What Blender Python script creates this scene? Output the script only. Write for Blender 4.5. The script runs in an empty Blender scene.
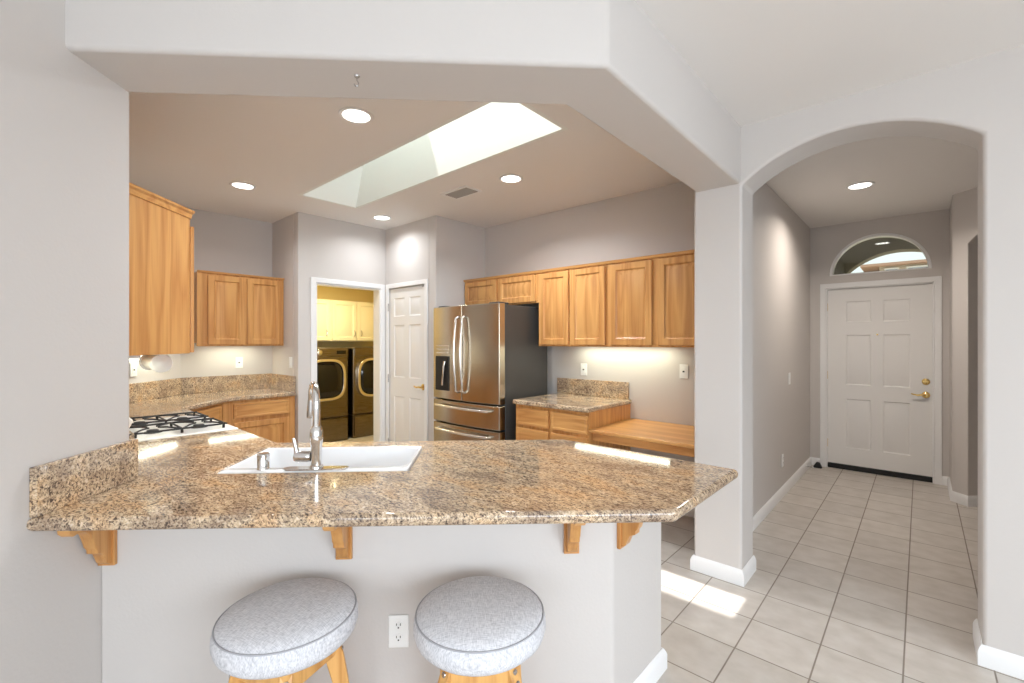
import bpy, bmesh, math, random
from mathutils import Vector, Matrix
random.seed(7)
C = bpy.context.scene.collection
SC = bpy.context.scene
PI = math.pi
R2 = math.sqrt(2)

def S(r, g, b):
    f = lambda c: (c / 12.92) if c <= .04045 else ((c + .055) / 1.055) ** 2.4
    return (f(r / 255), f(g / 255), f(b / 255), 1)

# ---------------------------------------------------------------- camera, world, sun, lights
cam = bpy.data.cameras.new('camera')
cam.sensor_width = 36
cam.lens = 16.0
cam.clip_start = .05
cam.clip_end = 200
co = bpy.data.objects.new('camera', cam)
C.objects.link(co)
co.location = (0, 0, 1.43)
co.rotation_euler = (PI / 2, 0, math.radians(41.9))
SC.camera = co
SC.view_settings.view_transform = 'Standard'
SC.view_settings.look = 'None'
SC.view_settings.gamma = 1
SC.view_settings.use_curve_mapping = False
SC.view_settings.exposure = 0.07
SC.cycles.use_denoising = True
SC.cycles.max_bounces = 10
SC.cycles.diffuse_bounces = 6
SC.cycles.glossy_bounces = 5
SC.cycles.transparent_max_bounces = 12
SC.cycles.sample_clamp_indirect = 6
SC.cycles.caustics_reflective = False
SC.cycles.caustics_refractive = False

world = bpy.data.worlds.new('sky')
SC.world = world
world.use_nodes = True
bg = world.node_tree.nodes['Background']
bg.inputs[0].default_value = (.86, .93, 1, 1)
bg.inputs[1].default_value = 1.6

def sun_light(direction, strength, color):
    l = bpy.data.lights.new('sun', 'SUN')
    l.energy = strength
    l.angle = math.radians(.6)
    l.color = color
    o = bpy.data.objects.new('sun', l)
    C.objects.link(o)
    o.rotation_euler = Vector(direction).to_track_quat('-Z', 'Y').to_euler()
    o.location = (0, 0, 8)
sun_light((.34, .156, -1), 8.0, (1, .98, .95))

def area(name, loc, direction, sx, sy, power, color, shape='RECTANGLE', parent=None, spread=PI):
    l = bpy.data.lights.new(name, 'AREA')
    l.shape = shape
    l.size = sx
    if shape in ('RECTANGLE', 'ELLIPSE'):
        l.size_y = sy
    l.energy = power
    l.color = color
    l.spread = spread
    o = bpy.data.objects.new(name, l)
    C.objects.link(o)
    o.location = loc
    o.rotation_euler = Vector(direction).to_track_quat('-Z', 'Y').to_euler()
    if parent:
        o.parent = parent
    return o
DAY = (.81, .905, 1.0)
WARM = (.92, .96, 1.0)
# daylight in the living room's windows behind the camera
area('window_daylight', (1.7, -4.42, 1.45), (0, 1, -.9), 2.6, 1.9, 78, DAY)
area('window_daylight', (3.22, -1.0, 1.45), (-1, 0, -.9), 4.2, 1.9, 215, DAY)
# daylight falling through the skylight
area('skylight_daylight', (-2.6, 2.06, 4.48), (0, 0, -1), 1.6, .46, 14, (.92, .97, 1))
DOWN_POWER = (17.5, 8.5, 6, 21, 17)         # four kitchen cans, then the hall's
HALL_WARM = (1.0, .90, .80)

# ---------------------------------------------------------------- materials
def nt(name):
    m = bpy.data.materials.new(name)
    m.use_nodes = True
    return m, m.node_tree.nodes, m.node_tree.links, m.node_tree.nodes['Principled BSDF']

def pm(name, col, rough=.5, metal=0, spec=.5, coat=0, bump=0, bscale=200):
    m, N, L, b = nt(name)
    b.inputs['Base Color'].default_value = col
    b.inputs['Roughness'].default_value = rough
    b.inputs['Metallic'].default_value = metal
    b.inputs['Specular IOR Level'].default_value = spec
    b.inputs['Coat Weight'].default_value = coat
    tc = N.new('ShaderNodeTexCoord')
    n = N.new('ShaderNodeTexNoise')
    n.inputs['Scale'].default_value = bscale
    n.inputs['Detail'].default_value = 3
    L.new(tc.outputs['Object'], n.inputs['Vector'])
    # a slight unevenness of the finish
    mr = N.new('ShaderNodeMapRange')
    mr.inputs['To Min'].default_value = max(0.02, rough - .03)
    mr.inputs['To Max'].default_value = min(1, rough + .03)
    L.new(n.outputs['Fac'], mr.inputs['Value'])
    L.new(mr.outputs[0], b.inputs['Roughness'])
    if bump:
        bp = N.new('ShaderNodeBump')
        bp.inputs['Strength'].default_value = bump
        bp.inputs['Distance'].default_value = .002
        L.new(n.outputs['Fac'], bp.inputs['Height'])
        L.new(bp.outputs[0], b.inputs['Normal'])
    return m

def emit(name, col, strength):
    m, N, L, b = nt(name)
    b.inputs['Base Color'].default_value = (.9, .9, .9, 1)
    b.inputs['Emission Color'].default_value = col
    b.inputs['Emission Strength'].default_value = strength
    return m

def glass(name, refl=.1, tint=(1, 1, 1, 1)):
    m, N, L, b = nt(name)
    N.remove(b)
    t = N.new('ShaderNodeBsdfTransparent')
    t.inputs[0].default_value = tint
    g = N.new('ShaderNodeBsdfGlossy')
    g.inputs['Roughness'].default_value = .01
    mx = N.new('ShaderNodeMixShader')
    mx.inputs[0].default_value = refl
    L.new(t.outputs[0], mx.inputs[1])
    L.new(g.outputs[0], mx.inputs[2])
    L.new(mx.outputs[0], N['Material Output'].inputs['Surface'])
    return m

def ramp(N, stops):
    r = N.new('ShaderNodeValToRGB')
    e = r.color_ramp.elements
    while len(e) < len(stops):
        e.new(.5)
    for k, (p, c) in enumerate(stops):
        e[k].position = p
        e[k].color = c
    return r

def oak(name, axis, light, dark, rough=.33):
    m, N, L, b = nt(name)
    tc = N.new('ShaderNodeTexCoord')
    mp = N.new('ShaderNodeMapping')
    sc = [9, 9, 9]
    sc['xyz'.index(axis)] = .55
    mp.inputs['Scale'].default_value = sc
    L.new(tc.outputs['Object'], mp.inputs['Vector'])
    w = N.new('ShaderNodeTexNoise')          # broad cathedral figure
    w.inputs['Scale'].default_value = 1.0
    w.inputs['Detail'].default_value = 2
    w.inputs['Distortion'].default_value = .6
    L.new(mp.outputs[0], w.inputs['Vector'])
    ml = N.new('ShaderNodeMath')
    ml.operation = 'MULTIPLY'
    ml.inputs[1].default_value = 9
    fr = N.new('ShaderNodeMath')
    fr.operation = 'PINGPONG'
    fr.inputs[1].default_value = 1
    L.new(w.outputs['Fac'], ml.inputs[0])
    L.new(ml.outputs[0], fr.inputs[0])
    mp2 = N.new('ShaderNodeMapping')
    sc2 = [160, 160, 160]
    sc2['xyz'.index(axis)] = 5
    mp2.inputs['Scale'].default_value = sc2
    L.new(tc.outputs['Object'], mp2.inputs['Vector'])
    f = N.new('ShaderNodeTexNoise')          # fine pores
    f.inputs['Scale'].default_value = 1
    f.inputs['Detail'].default_value = 4
    L.new(mp2.outputs[0], f.inputs['Vector'])
    mx = N.new('ShaderNodeMix')
    mx.data_type = 'FLOAT'
    mx.inputs['Factor'].default_value = .5
    L.new(fr.outputs[0], mx.inputs['A'])
    L.new(f.outputs['Fac'], mx.inputs['B'])
    mid = tuple((a + c) / 2 for a, c in zip(light, dark))
    r = ramp(N, [(.2, dark), (.42, mid), (.7, light)])
    L.new(mx.outputs['Result'], r.inputs['Fac'])
    L.new(r.outputs[0], b.inputs['Base Color'])
    b.inputs['Roughness'].default_value = rough
    return m

def granite(name):
    m, N, L, b = nt(name)
    tc = N.new('ShaderNodeTexCoord')
    mp = N.new('ShaderNodeMapping')
    mp.inputs['Rotation'].default_value = (.3, .2, -.35)
    mp.inputs['Scale'].default_value = (.62, 1.25, 1.0)
    L.new(tc.outputs['Object'], mp.inputs['Vector'])
    n0 = N.new('ShaderNodeTexNoise')
    n0.inputs['Scale'].default_value = 105
    n0.inputs['Detail'].default_value = 5
    n0.inputs['Roughness'].default_value = .75
    n0.inputs['Distortion'].default_value = .8
    L.new(mp.outputs[0], n0.inputs['Vector'])
    r0 = ramp(N, [(.35, S(54, 45, 41)), (.42, S(118, 103, 93)), (.465, S(174, 154, 131)), (.535, S(212, 191, 160)), (.64, S(231, 219, 199))])
    L.new(n0.outputs['Fac'], r0.inputs['Fac'])
    v = N.new('ShaderNodeTexVoronoi')
    v.inputs['Scale'].default_value = 200
    v.inputs['Randomness'].default_value = 1
    L.new(mp.outputs[0], v.inputs['Vector'])
    sp = N.new('ShaderNodeSeparateColor')
    L.new(v.outputs['Color'], sp.inputs[0])
    r1 = ramp(N, [(.0, (0, 0, 0, 1)), (.92, (0, 0, 0, 1)), (.96, (.8, .8, .8, 1))])
    L.new(sp.outputs[0], r1.inputs['Fac'])
    mx = N.new('ShaderNodeMix')
    mx.data_type = 'RGBA'
    L.new(r1.outputs[0], mx.inputs['Factor'])
    L.new(r0.outputs[0], mx.inputs['A'])
    mx.inputs['B'].default_value = S(76, 63, 56)
    n2 = N.new('ShaderNodeTexNoise')          # cloudy rose and grey drifts
    n2.inputs['Scale'].default_value = 9
    n2.inputs['Detail'].default_value = 3
    L.new(mp.outputs[0], n2.inputs['Vector'])
    r2 = ramp(N, [(.38, S(214, 206, 204)), (.52, S(255, 250, 245)), (.66, S(255, 236, 216))])
    L.new(n2.outputs['Fac'], r2.inputs['Fac'])
    mu = N.new('ShaderNodeMix')
    mu.data_type = 'RGBA'
    mu.blend_type = 'MULTIPLY'
    mu.inputs['Factor'].default_value = 1
    L.new(mx.outputs['Result'], mu.inputs['A'])
    L.new(r2.outputs[0], mu.inputs['B'])
    L.new(mu.outputs['Result'], b.inputs['Base Color'])
    b.inputs['Roughness'].default_value = .07
    b.inputs['Specular IOR Level'].default_value = .6
    return m

def tiles(name):
    m, N, L, b = nt(name)
    g = N.new('ShaderNodeNewGeometry')
    sx = N.new('ShaderNodeSeparateXYZ')
    L.new(g.outputs['Position'], sx.inputs[0])
    P = .295
    lines, cells = [], []
    for k, off in ((0, -.645), (1, 2.275)):
        a = N.new('ShaderNodeMath'); a.operation = 'SUBTRACT'; a.inputs[1].default_value = off
        L.new(sx.outputs[k], a.inputs[0])
        d = N.new('ShaderNodeMath'); d.operation = 'DIVIDE'; d.inputs[1].default_value = P
        L.new(a.outputs[0], d.inputs[0])
        fl = N.new('ShaderNodeMath'); fl.operation = 'FLOOR'
        L.new(d.outputs[0], fl.inputs[0])
        cells.append(fl)
        r = N.new('ShaderNodeMath'); r.operation = 'ROUND'
        L.new(d.outputs[0], r.inputs[0])
        s = N.new('ShaderNodeMath'); s.operation = 'SUBTRACT'
        L.new(d.outputs[0], s.inputs[0]); L.new(r.outputs[0], s.inputs[1])
        ab = N.new('ShaderNodeMath'); ab.operation = 'ABSOLUTE'
        L.new(s.outputs[0], ab.inputs[0])
        lines.append(ab)
    mn = N.new('ShaderNodeMath'); mn.operation = 'MINIMUM'
    L.new(lines[0].outputs[0], mn.inputs[0]); L.new(lines[1].outputs[0], mn.inputs[1])
    mr = N.new('ShaderNodeMapRange')
    mr.inputs['From Min'].default_value = .008
    mr.inputs['From Max'].default_value = .014
    L.new(mn.outputs[0], mr.inputs['Value'])
    cb = N.new('ShaderNodeCombineXYZ')
    L.new(cells[0].outputs[0], cb.inputs[0]); L.new(cells[1].outputs[0], cb.inputs[1])
    wn = N.new('ShaderNodeTexWhiteNoise')
    L.new(cb.outputs[0], wn.inputs['Vector'])
    no = N.new('ShaderNodeTexNoise')
    no.inputs['Scale'].default_value = 9
    no.inputs['Detail'].default_value = 5
    mpp = N.new('ShaderNodeMapping'); mpp.inputs['Scale'].default_value = (1, 1.25, 1)
    L.new(g.outputs['Position'], mpp.inputs['Vector'])
    L.new(mpp.outputs[0], no.inputs['Vector'])
    r0 = ramp(N, [(.3, S(185, 178, 169)), (.5, S(194, 187, 179)), (.7, S(201, 195, 188))])
    L.new(no.outputs['Fac'], r0.inputs['Fac'])
    vr = N.new('ShaderNodeMapRange'); vr.inputs['To Min'].default_value = .94; vr.inputs['To Max'].default_value = 1.05
    L.new(wn.outputs['Value'], vr.inputs['Value'])
    vm = N.new('ShaderNodeVectorMath'); vm.operation = 'SCALE'
    L.new(r0.outputs[0], vm.inputs[0]); L.new(vr.outputs[0], vm.inputs['Scale'])
    mx = N.new('ShaderNodeMix'); mx.data_type = 'RGBA'
    L.new(mr.outputs[0], mx.inputs['Factor'])
    mx.inputs['A'].default_value = S(138, 128, 118)
    L.new(vm.outputs[0], mx.inputs['B'])
    L.new(mx.outputs['Result'], b.inputs['Base Color'])
    rr = N.new('ShaderNodeMapRange'); rr.inputs['To Min'].default_value = .8; rr.inputs['To Max'].default_value = .3
    L.new(mr.outputs[0], rr.inputs['Value'])
    L.new(rr.outputs[0], b.inputs['Roughness'])
    bp = N.new('ShaderNodeBump'); bp.inputs['Distance'].default_value = .003; bp.inputs['Strength'].default_value = .5
    L.new(mr.outputs[0], bp.inputs['Height'])
    L.new(bp.outputs[0], b.inputs['Normal'])
    return m

def fabric(name):
    m, N, L, b = nt(name)
    tc = N.new('ShaderNodeTexCoord')
    mp = N.new('ShaderNodeMapping'); mp.inputs['Scale'].default_value = (60, 420, 60)
    mp.inputs['Rotation'].default_value = (0, 0, .8)
    L.new(tc.outputs['Object'], mp.inputs['Vector'])
    n = N.new('ShaderNodeTexNoise'); n.inputs['Scale'].default_value = 1; n.inputs['Detail'].default_value = 3
    L.new(mp.outputs[0], n.inputs['Vector'])
    mp2 = N.new('ShaderNodeMapping'); mp2.inputs['Scale'].default_value = (420, 60, 160)
    mp2.inputs['Rotation'].default_value = (0, 0, .8)
    L.new(tc.outputs['Object'], mp2.inputs['Vector'])
    n2 = N.new('ShaderNodeTexNoise'); n2.inputs['Scale'].default_value = 1; n2.inputs['Detail'].default_value = 3
    L.new(mp2.outputs[0], n2.inputs['Vector'])
    mx = N.new('ShaderNodeMath'); mx.operation = 'ADD'
    L.new(n.outputs['Fac'], mx.inputs[0]); L.new(n2.outputs['Fac'], mx.inputs[1])
    h = N.new('ShaderNodeMath'); h.operation = 'MULTIPLY'; h.inputs[1].default_value = .5
    L.new(mx.outputs[0], h.inputs[0])
    r = ramp(N, [(.3, S(172, 173, 178)), (.5, S(210, 210, 214)), (.65, S(230, 230, 233))])
    L.new(h.outputs[0], r.inputs['Fac'])
    L.new(r.outputs[0], b.inputs['Base Color'])
    b.inputs['Roughness'].default_value = .95
    b.inputs['Specular IOR Level'].default_value = .15
    bp = N.new('ShaderNodeBump'); bp.inputs['Distance'].default_value = .002; bp.inputs['Strength'].default_value = .5
    L.new(h.outputs[0], bp.inputs['Height']); L.new(bp.outputs[0], b.inputs['Normal'])
    return m

def brushed(name, col, rough=.28, axis='x'):
    m, N, L, b = nt(name)
    tc = N.new('ShaderNodeTexCoord')
    mp = N.new('ShaderNodeMapping')
    sc = [600, 600, 600]
    sc['xyz'.index(axis)] = 4
    mp.inputs['Scale'].default_value = sc
    L.new(tc.outputs['Object'], mp.inputs['Vector'])
    n = N.new('ShaderNodeTexNoise'); n.inputs['Scale'].default_value = 1
    L.new(mp.outputs[0], n.inputs['Vector'])
    mr = N.new('ShaderNodeMapRange'); mr.inputs['To Min'].default_value = rough - .06; mr.inputs['To Max'].default_value = rough + .08
    L.new(n.outputs['Fac'], mr.inputs['Value'])
    L.new(mr.outputs[0], b.inputs['Roughness'])
    b.inputs['Base Color'].default_value = col
    b.inputs['Metallic'].default_value = 1
    return m

M = dict(
    wall=pm('wall_paint', S(206, 201, 197), .75, spec=.25, bump=.25, bscale=90),
    ceil=pm('ceiling_paint', S(236, 233, 230), .8, spec=.2, bump=.2, bscale=90),
    shaft=pm('shaft_paint', S(238, 240, 236), .8, spec=.2),
    laundry=pm('laundry_paint', S(222, 205, 150), .8, spec=.2),
    trim=pm('white_trim', S(236, 236, 236), .35),
    door=pm('white_door', S(232, 231, 229), .38),
    floor=tiles('floor_tile'),
    oakv=oak('oak_upright', 'z', S(211, 158, 96), S(184, 126, 70)),
    oakh=oak('oak_level', 'x', S(211, 158, 96), S(184, 126, 70)),
    pinev=oak('stool_wood', 'z', S(224, 172, 104), S(190, 132, 70)),
    granite=granite('granite'),
    steel=brushed('stainless', (.52, .46, .37, 1), .2),
    handle=brushed('handle_steel', (.78, .75, .72, 1), .2, 'z'),
    chrome=pm('chrome', (.8, .8, .8, 1), .08, 1),
    nickel=pm('brushed_nickel', (.62, .62, .63, 1), .2, 1),
    brass=pm('brass', (.85, .62, .25, 1), .2, 1),
    darkgrey=pm('dark_grey_enamel', S(66, 64, 62), .45),
    black=pm('black_plastic', S(18, 18, 18), .4),
    iron=pm('cast_iron', S(24, 24, 25), .55),
    graphite=brushed('graphite_metal', (.20, .165, .12, 1), .26),
    graphite2=brushed('dark_graphite_metal', (.10, .085, .065, 1), .3),
    doorglass=pm('dark_door_glass', S(12, 12, 13), .08),
    whiteenamel=pm('white_enamel', S(240, 240, 238), .15),
    porcelain=pm('white_porcelain', S(244, 246, 248), .12),
    plastic=pm('white_plastic', S(240, 240, 238), .35),
    cream=pm('cream_cabinet', S(240, 232, 200), .4),
    paper=pm('paper', S(246, 244, 238), .9),
    fabric=fabric('grey_weave'),
    piping=pm('piping_cord', S(170, 170, 175), .8),
    glass=glass('window_glass', .08),
    darkglass=glass('transom_glass', .13, (.9, .93, .88, 1)),
    lamp=emit('lamp_lens', (1, .97, .92, 1), 6),
    tube=emit('tube_lens', (1, .97, .78, 1), 3.2),
    yellowlamp=emit('laundry_lamp', (1, .85, .5, 1), 4),
    stucco=pm('stucco', S(186, 174, 156), .9),
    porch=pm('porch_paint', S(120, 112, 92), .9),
    rooftile=pm('roof_tile', S(168, 136, 118), .9),
    ventgrey=pm('vent_grey', S(166, 161, 156), .5),
    rubber=pm('rubber', S(26, 26, 27), .7),
    paleglass=pm('pale_window_glass', S(150, 165, 185), .1),
    slot=pm('slot_dark', S(30, 30, 30), .7),
)

# ---------------------------------------------------------------- mesh helpers
class MB:
    def __init__(s):
        s.bm = bmesh.new()
    def face(s, pts):
        try:
            return s.bm.faces.new([s.bm.verts.new(p) for p in pts])
        except ValueError:
            return None
    def box(s, x0, x1, y0, y1, z0, z1):
        v = [s.bm.verts.new((x, y, z)) for z in (z0, z1) for (x, y) in ((x0, y0), (x1, y0), (x1, y1), (x0, y1))]
        for f in ((3, 2, 1, 0), (4, 5, 6, 7), (0, 1, 5, 4), (1, 2, 6, 5), (2, 3, 7, 6), (3, 0, 4, 7)):
            s.bm.faces.new([v[i] for i in f])
        return s
    def prism(s, poly, z0, z1, axis='z'):
        mp = {'z': lambda a, b, c: (a, b, c), 'y': lambda a, b, c: (a, c, b), 'x': lambda a, b, c: (c, a, b)}[axis]
        n = len(poly)
        lo = [s.bm.verts.new(mp(a, b, z0)) for a, b in poly]
        hi = [s.bm.verts.new(mp(a, b, z1)) for a, b in poly]
        s.bm.faces.new(lo[::-1]); s.bm.faces.new(hi)
        for i in range(n):
            j = (i + 1) % n
            s.bm.faces.new((lo[i], lo[j], hi[j], hi[i]))
        return s
    def plate(s, outer, holes, c0, c1, axis='z'):
        if not holes:
            return s.prism(outer, c0, c1, axis)
        mp = {'z': lambda a, b, c: (a, b, c), 'y': lambda a, b, c: (a, c, b), 'x': lambda a, b, c: (c, a, b)}[axis]
        b2 = bmesh.new()
        for loop in [outer] + list(holes):
            vs = [b2.verts.new(mp(a, b, c0)) for a, b in loop]
            for i in range(len(vs)):
                b2.edges.new((vs[i], vs[(i + 1) % len(vs)]))
        bmesh.ops.triangle_fill(b2, edges=b2.edges[:], use_beauty=True)
        r = bmesh.ops.extrude_face_region(b2, geom=b2.faces[:])
        d = Vector(mp(0, 0, c1 - c0))
        for g in r['geom']:
            if isinstance(g, bmesh.types.BMVert):
                g.co += d
        tmp = bpy.data.meshes.new('tmp')
        b2.to_mesh(tmp); b2.free()
        s.bm.from_mesh(tmp)
        bpy.data.meshes.remove(tmp)
        return s
    def lathe(s, prof, c=(0, 0, 0), axis='z', seg=24, rot=None):
        rings = []
        for r, z in prof:
            ring = []
            for k in range(seg if r > 1e-6 else 1):
                a = 2 * PI * k / seg
                p = Vector((r * math.cos(a), r * math.sin(a), z))
                if axis == 'x': p = Vector((p.z, p.x, p.y))
                if axis == 'y': p = Vector((p.y, p.z, p.x))
                if axis == '-y': p = Vector((p.x, -p.z, p.y))
                if rot is not None: p = rot @ p
                ring.append(s.bm.verts.new(p + Vector(c)))
            rings.append(ring)
        for a, b in zip(rings, rings[1:]):
            for k in range(seg):
                q = [a[k % len(a)], a[(k + 1) % len(a)], b[(k + 1) % len(b)], b[k % len(b)]]
                u = []
                for v in q:
                    if v not in u: u.append(v)
                if len(u) >= 3:
                    try: s.bm.faces.new(u)
                    except ValueError: pass
        for ring in (rings[0], rings[-1]):
            if len(ring) > 2:
                try: s.bm.faces.new(ring)
                except ValueError: pass
        return s
    def tube(s, path, r, seg=10, caps=True, closed=False):
        P = [Vector(p) for p in path]
        n = len(P)
        rr = r if isinstance(r, (list, tuple)) else [r] * n
        rings = []
        up = None
        for i in range(n):
            if closed: t = P[(i + 1) % n] - P[i - 1]
            else: t = P[min(i + 1, n - 1)] - P[max(i - 1, 0)]
            t.normalize()
            if up is None:
                up = Vector((0, 0, 1)) if abs(t.z) < .9 else Vector((1, 0, 0))
            a = (up - t * up.dot(t)).normalized()
            up = a
            b = t.cross(a)
            rings.append([s.bm.verts.new(P[i] + (a * math.cos(2 * PI * k / seg) + b * math.sin(2 * PI * k / seg)) * rr[i]) for k in range(seg)])
        pairs = list(zip(rings, rings[1:]))
        if closed: pairs.append((rings[-1], rings[0]))
        for A, B in pairs:
            for k in range(seg):
                s.bm.faces.new((A[k], A[(k + 1) % seg], B[(k + 1) % seg], B[k]))
        if caps and not closed:
            s.bm.faces.new(rings[0][::-1]); s.bm.faces.new(rings[-1])
        return s
    def bar(s, p, q, w, h):
        """square bar from p to q"""
        p, q = Vector(p), Vector(q)
        t = (q - p).normalized()
        up = Vector((0, 0, 1)) if abs(t.z) < .95 else Vector((0, 1, 0))
        a = t.cross(up).normalized(); b = a.cross(t).normalized()
        vs = []
        for o in (p, q):
            vs.append([s.bm.verts.new(o + a * w / 2 * i + b * h / 2 * j) for i, j in ((-1, -1), (1, -1), (1, 1), (-1, 1))])
        A, B = vs
        s.bm.faces.new(A[::-1]); s.bm.faces.new(B)
        for k in range(4):
            s.bm.faces.new((A[k], A[(k + 1) % 4], B[(k + 1) % 4], B[k]))
        return s
    def sweep(s, path, prof):
        """plan polyline; prof = closed loop of (offset to the left of travel, z), mitred"""
        P = [Vector((p[0], p[1])) for p in path]
        n = len(P)
        rings = []
        for i in range(n):
            d0 = (P[i] - P[i - 1]).normalized() if i > 0 else None
            d1 = (P[i + 1] - P[i]).normalized() if i < n - 1 else None
            if d0 is None: d0 = d1
            if d1 is None: d1 = d0
            n0, n1 = Vector((-d0.y, d0.x)), Vector((-d1.y, d1.x))
            m = (n0 + n1)
            m = m / max(.2, (1 + n0.dot(n1)))
            rings.append([s.bm.verts.new((P[i].x + m.x * o, P[i].y + m.y * o, z)) for o, z in prof])
        k = len(prof)
        for A, B in zip(rings, rings[1:]):
            for j in range(k):
                s.bm.faces.new((A[j], A[(j + 1) % k], B[(j + 1) % k], B[j]))
        s.bm.faces.new(rings[0][::-1]); s.bm.faces.new(rings[-1])
        return s
    def slab(s, x0, x1, z0, z1, yf, t, panels, prof):
        """door leaf facing -y with sunk and raised panels worked into its face"""
        xs = sorted({x0, x1} | {p[0] for p in panels} | {p[1] for p in panels})
        zs = sorted({z0, z1} | {p[2] for p in panels} | {p[3] for p in panels})
        V = {}
        def v(x, y, z):
            k = (round(x, 5), round(y, 5), round(z, 5))
            if k not in V: V[k] = s.bm.verts.new((x, y, z))
            return V[k]
        for i in range(len(xs) - 1):
            for j in range(len(zs) - 1):
                a, b, c, d = xs[i], xs[i + 1], zs[j], zs[j + 1]
                pn = [p for p in panels if p[0] - 1e-6 <= a and b <= p[1] + 1e-6 and p[2] - 1e-6 <= c and d <= p[3] + 1e-6]
                s.bm.faces.new((v(a, yf + t, c), v(a, yf + t, d), v(b, yf + t, d), v(b, yf + t, c)))
                if not pn:
                    s.bm.faces.new((v(a, yf, c), v(b, yf, c), v(b, yf, d), v(a, yf, d)))
                else:
                    prev = [v(a, yf, c), v(b, yf, c), v(b, yf, d), v(a, yf, d)]
                    for ins, dep in prof:
                        cur = [s.bm.verts.new(q) for q in ((a + ins, yf + dep, c + ins), (b - ins, yf + dep, c + ins), (b - ins, yf + dep, d - ins), (a + ins, yf + dep, d - ins))]
                        for k in range(4):
                            s.bm.faces.new((prev[k], prev[(k + 1) % 4], cur[(k + 1) % 4], cur[k]))
                        prev = cur
                    s.bm.faces.new(prev)
        for i in range(len(xs) - 1):
            a, b = xs[i], xs[i + 1]
            s.bm.faces.new((v(a, yf, z0), v(a, yf + t, z0), v(b, yf + t, z0), v(b, yf, z0)))
            s.bm.faces.new((v(a, yf, z1), v(b, yf, z1), v(b, yf + t, z1), v(a, yf + t, z1)))
        for j in range(len(zs) - 1):
            c, d = zs[j], zs[j + 1]
            s.bm.faces.new((v(x0, yf, c), v(x0, yf, d), v(x0, yf + t, d), v(x0, yf + t, c)))
            s.bm.faces.new((v(x1, yf, c), v(x1, yf + t, c), v(x1, yf + t, d), v(x1, yf, d)))
        return s
    def build(s, name, mat, parent=None, bevel=0, segs=2, smooth=True, angle=40, clamp=True):
        bmesh.ops.recalc_face_normals(s.bm, faces=s.bm.faces[:])
        me = bpy.data.meshes.new(name)
        s.bm.to_mesh(me); s.bm.free()
        if smooth:
            for p in me.polygons: p.use_smooth = True
            me.set_sharp_from_angle(angle=math.radians(angle))
        me.materials.append(M[mat] if isinstance(mat, str) else mat)
        o = bpy.data.objects.new(name, me)
        C.objects.link(o)
        if parent: o.parent = parent
        if bevel:
            b = o.modifiers.new('edge', 'BEVEL')
            b.width = bevel; b.segments = segs; b.limit_method = 'ANGLE'; b.angle_limit = math.radians(40)
            b.harden_normals = True; b.use_clamp_overlap = clamp
        return o

def tag(o, label=None, cat=None, group=None, kind=None):
    if label: o['label'] = label
    if cat: o['category'] = cat
    if group: o['group'] = group
    if kind: o['kind'] = kind
    return o

def thing(name, label, cat, loc=(0, 0, 0), deg=0, group=None):
    o = bpy.data.objects.new(name, None)
    o.empty_display_size = .1
    C.objects.link(o)
    o.location = loc
    o.rotation_euler = (0, 0, math.radians(deg))
    return tag(o, label, cat, group)

def struct(o, label, cat):
    return tag(o, label, cat, kind='structure')

def copy_tree(o, parent=None):
    c = o.copy(); C.objects.link(c); c.parent = parent
    for ch in list(o.children):
        copy_tree(ch, c)
    return c

def uv(u, v):
    return ((u - v) / R2, (u + v) / R2)

def arc(cx, cz, r, a0, a1, n):
    return [(cx + r * math.cos(a0 + (a1 - a0) * k / n), cz + r * math.sin(a0 + (a1 - a0) * k / n)) for k in range(n + 1)]

def seg_arch(x0, x1, z0, zs, sag, n=28):
    """opening outline: jambs and a segmental arch; counter-clockwise from the bottom left"""
    h = (x1 - x0) / 2
    r = (h * h + sag * sag) / (2 * sag)
    cx, cz = (x0 + x1) / 2, zs + sag - r
    a = math.acos(h / r)
    return [(x0, z0), (x1, z0)] + arc(cx, cz, r, a, PI - a, n)

# ---------------------------------------------------------------- the setting
ZL, ZK, ZH = 2.69, 2.755, 2.745           # ceilings: living room, kitchen, hall
ZS = 2.36                                 # underside of the header
WALL_TOP = 2.9

struct(MB().box(-7.3, 3.6, -4.8, 6.4, -.06, 0).build('floor', 'floor', smooth=False), 'beige square ceramic floor tile with grey grout', 'floor')

# living room ceiling, cut along the header
v1 = uv(-1.337, 1.64)
poly = [uv(-1.45, -1.3), (-.2, -4.7), (3.5, -4.7), (3.5, 3.0), (-.91, 3.0), (-.91, (-.91) + 1.64 * R2), uv(-1.45, 1.64)]
struct(MB().prism(poly, ZL, ZL + .05).build('ceiling_living', 'ceil', smooth=False), 'pale flat ceiling over the living room, in front of the header', 'ceiling')
# kitchen ceiling with the skylight hole
SKY_HOLE = [(-4.19, 1.77), (-1.63, 1.77), (-1.63, 2.35), (-4.19, 2.35)]
struct(MB().plate([(-5.6, -.1), (-.95, -.1), (-.95, 3.95), (-5.6, 3.95)], [SKY_HOLE], ZK, ZK + .12).build('ceiling_kitchen', 'ceil', smooth=False), 'kitchen ceiling with a long rectangular skylight well', 'ceiling')
struct(MB().box(-1.2, 1.6, 3.0, 6.5, ZH, ZH + .1).build('ceiling_hall', 'ceil', smooth=False), 'entry hall ceiling beyond the arch', 'ceiling')
struct(MB().box(-7.3, -4.8, 2.06, 4.7, 2.5, 2.6).build('ceiling_laundry', 'laundry', smooth=False), 'laundry room ceiling beyond the cased doorway', 'ceiling')

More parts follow.
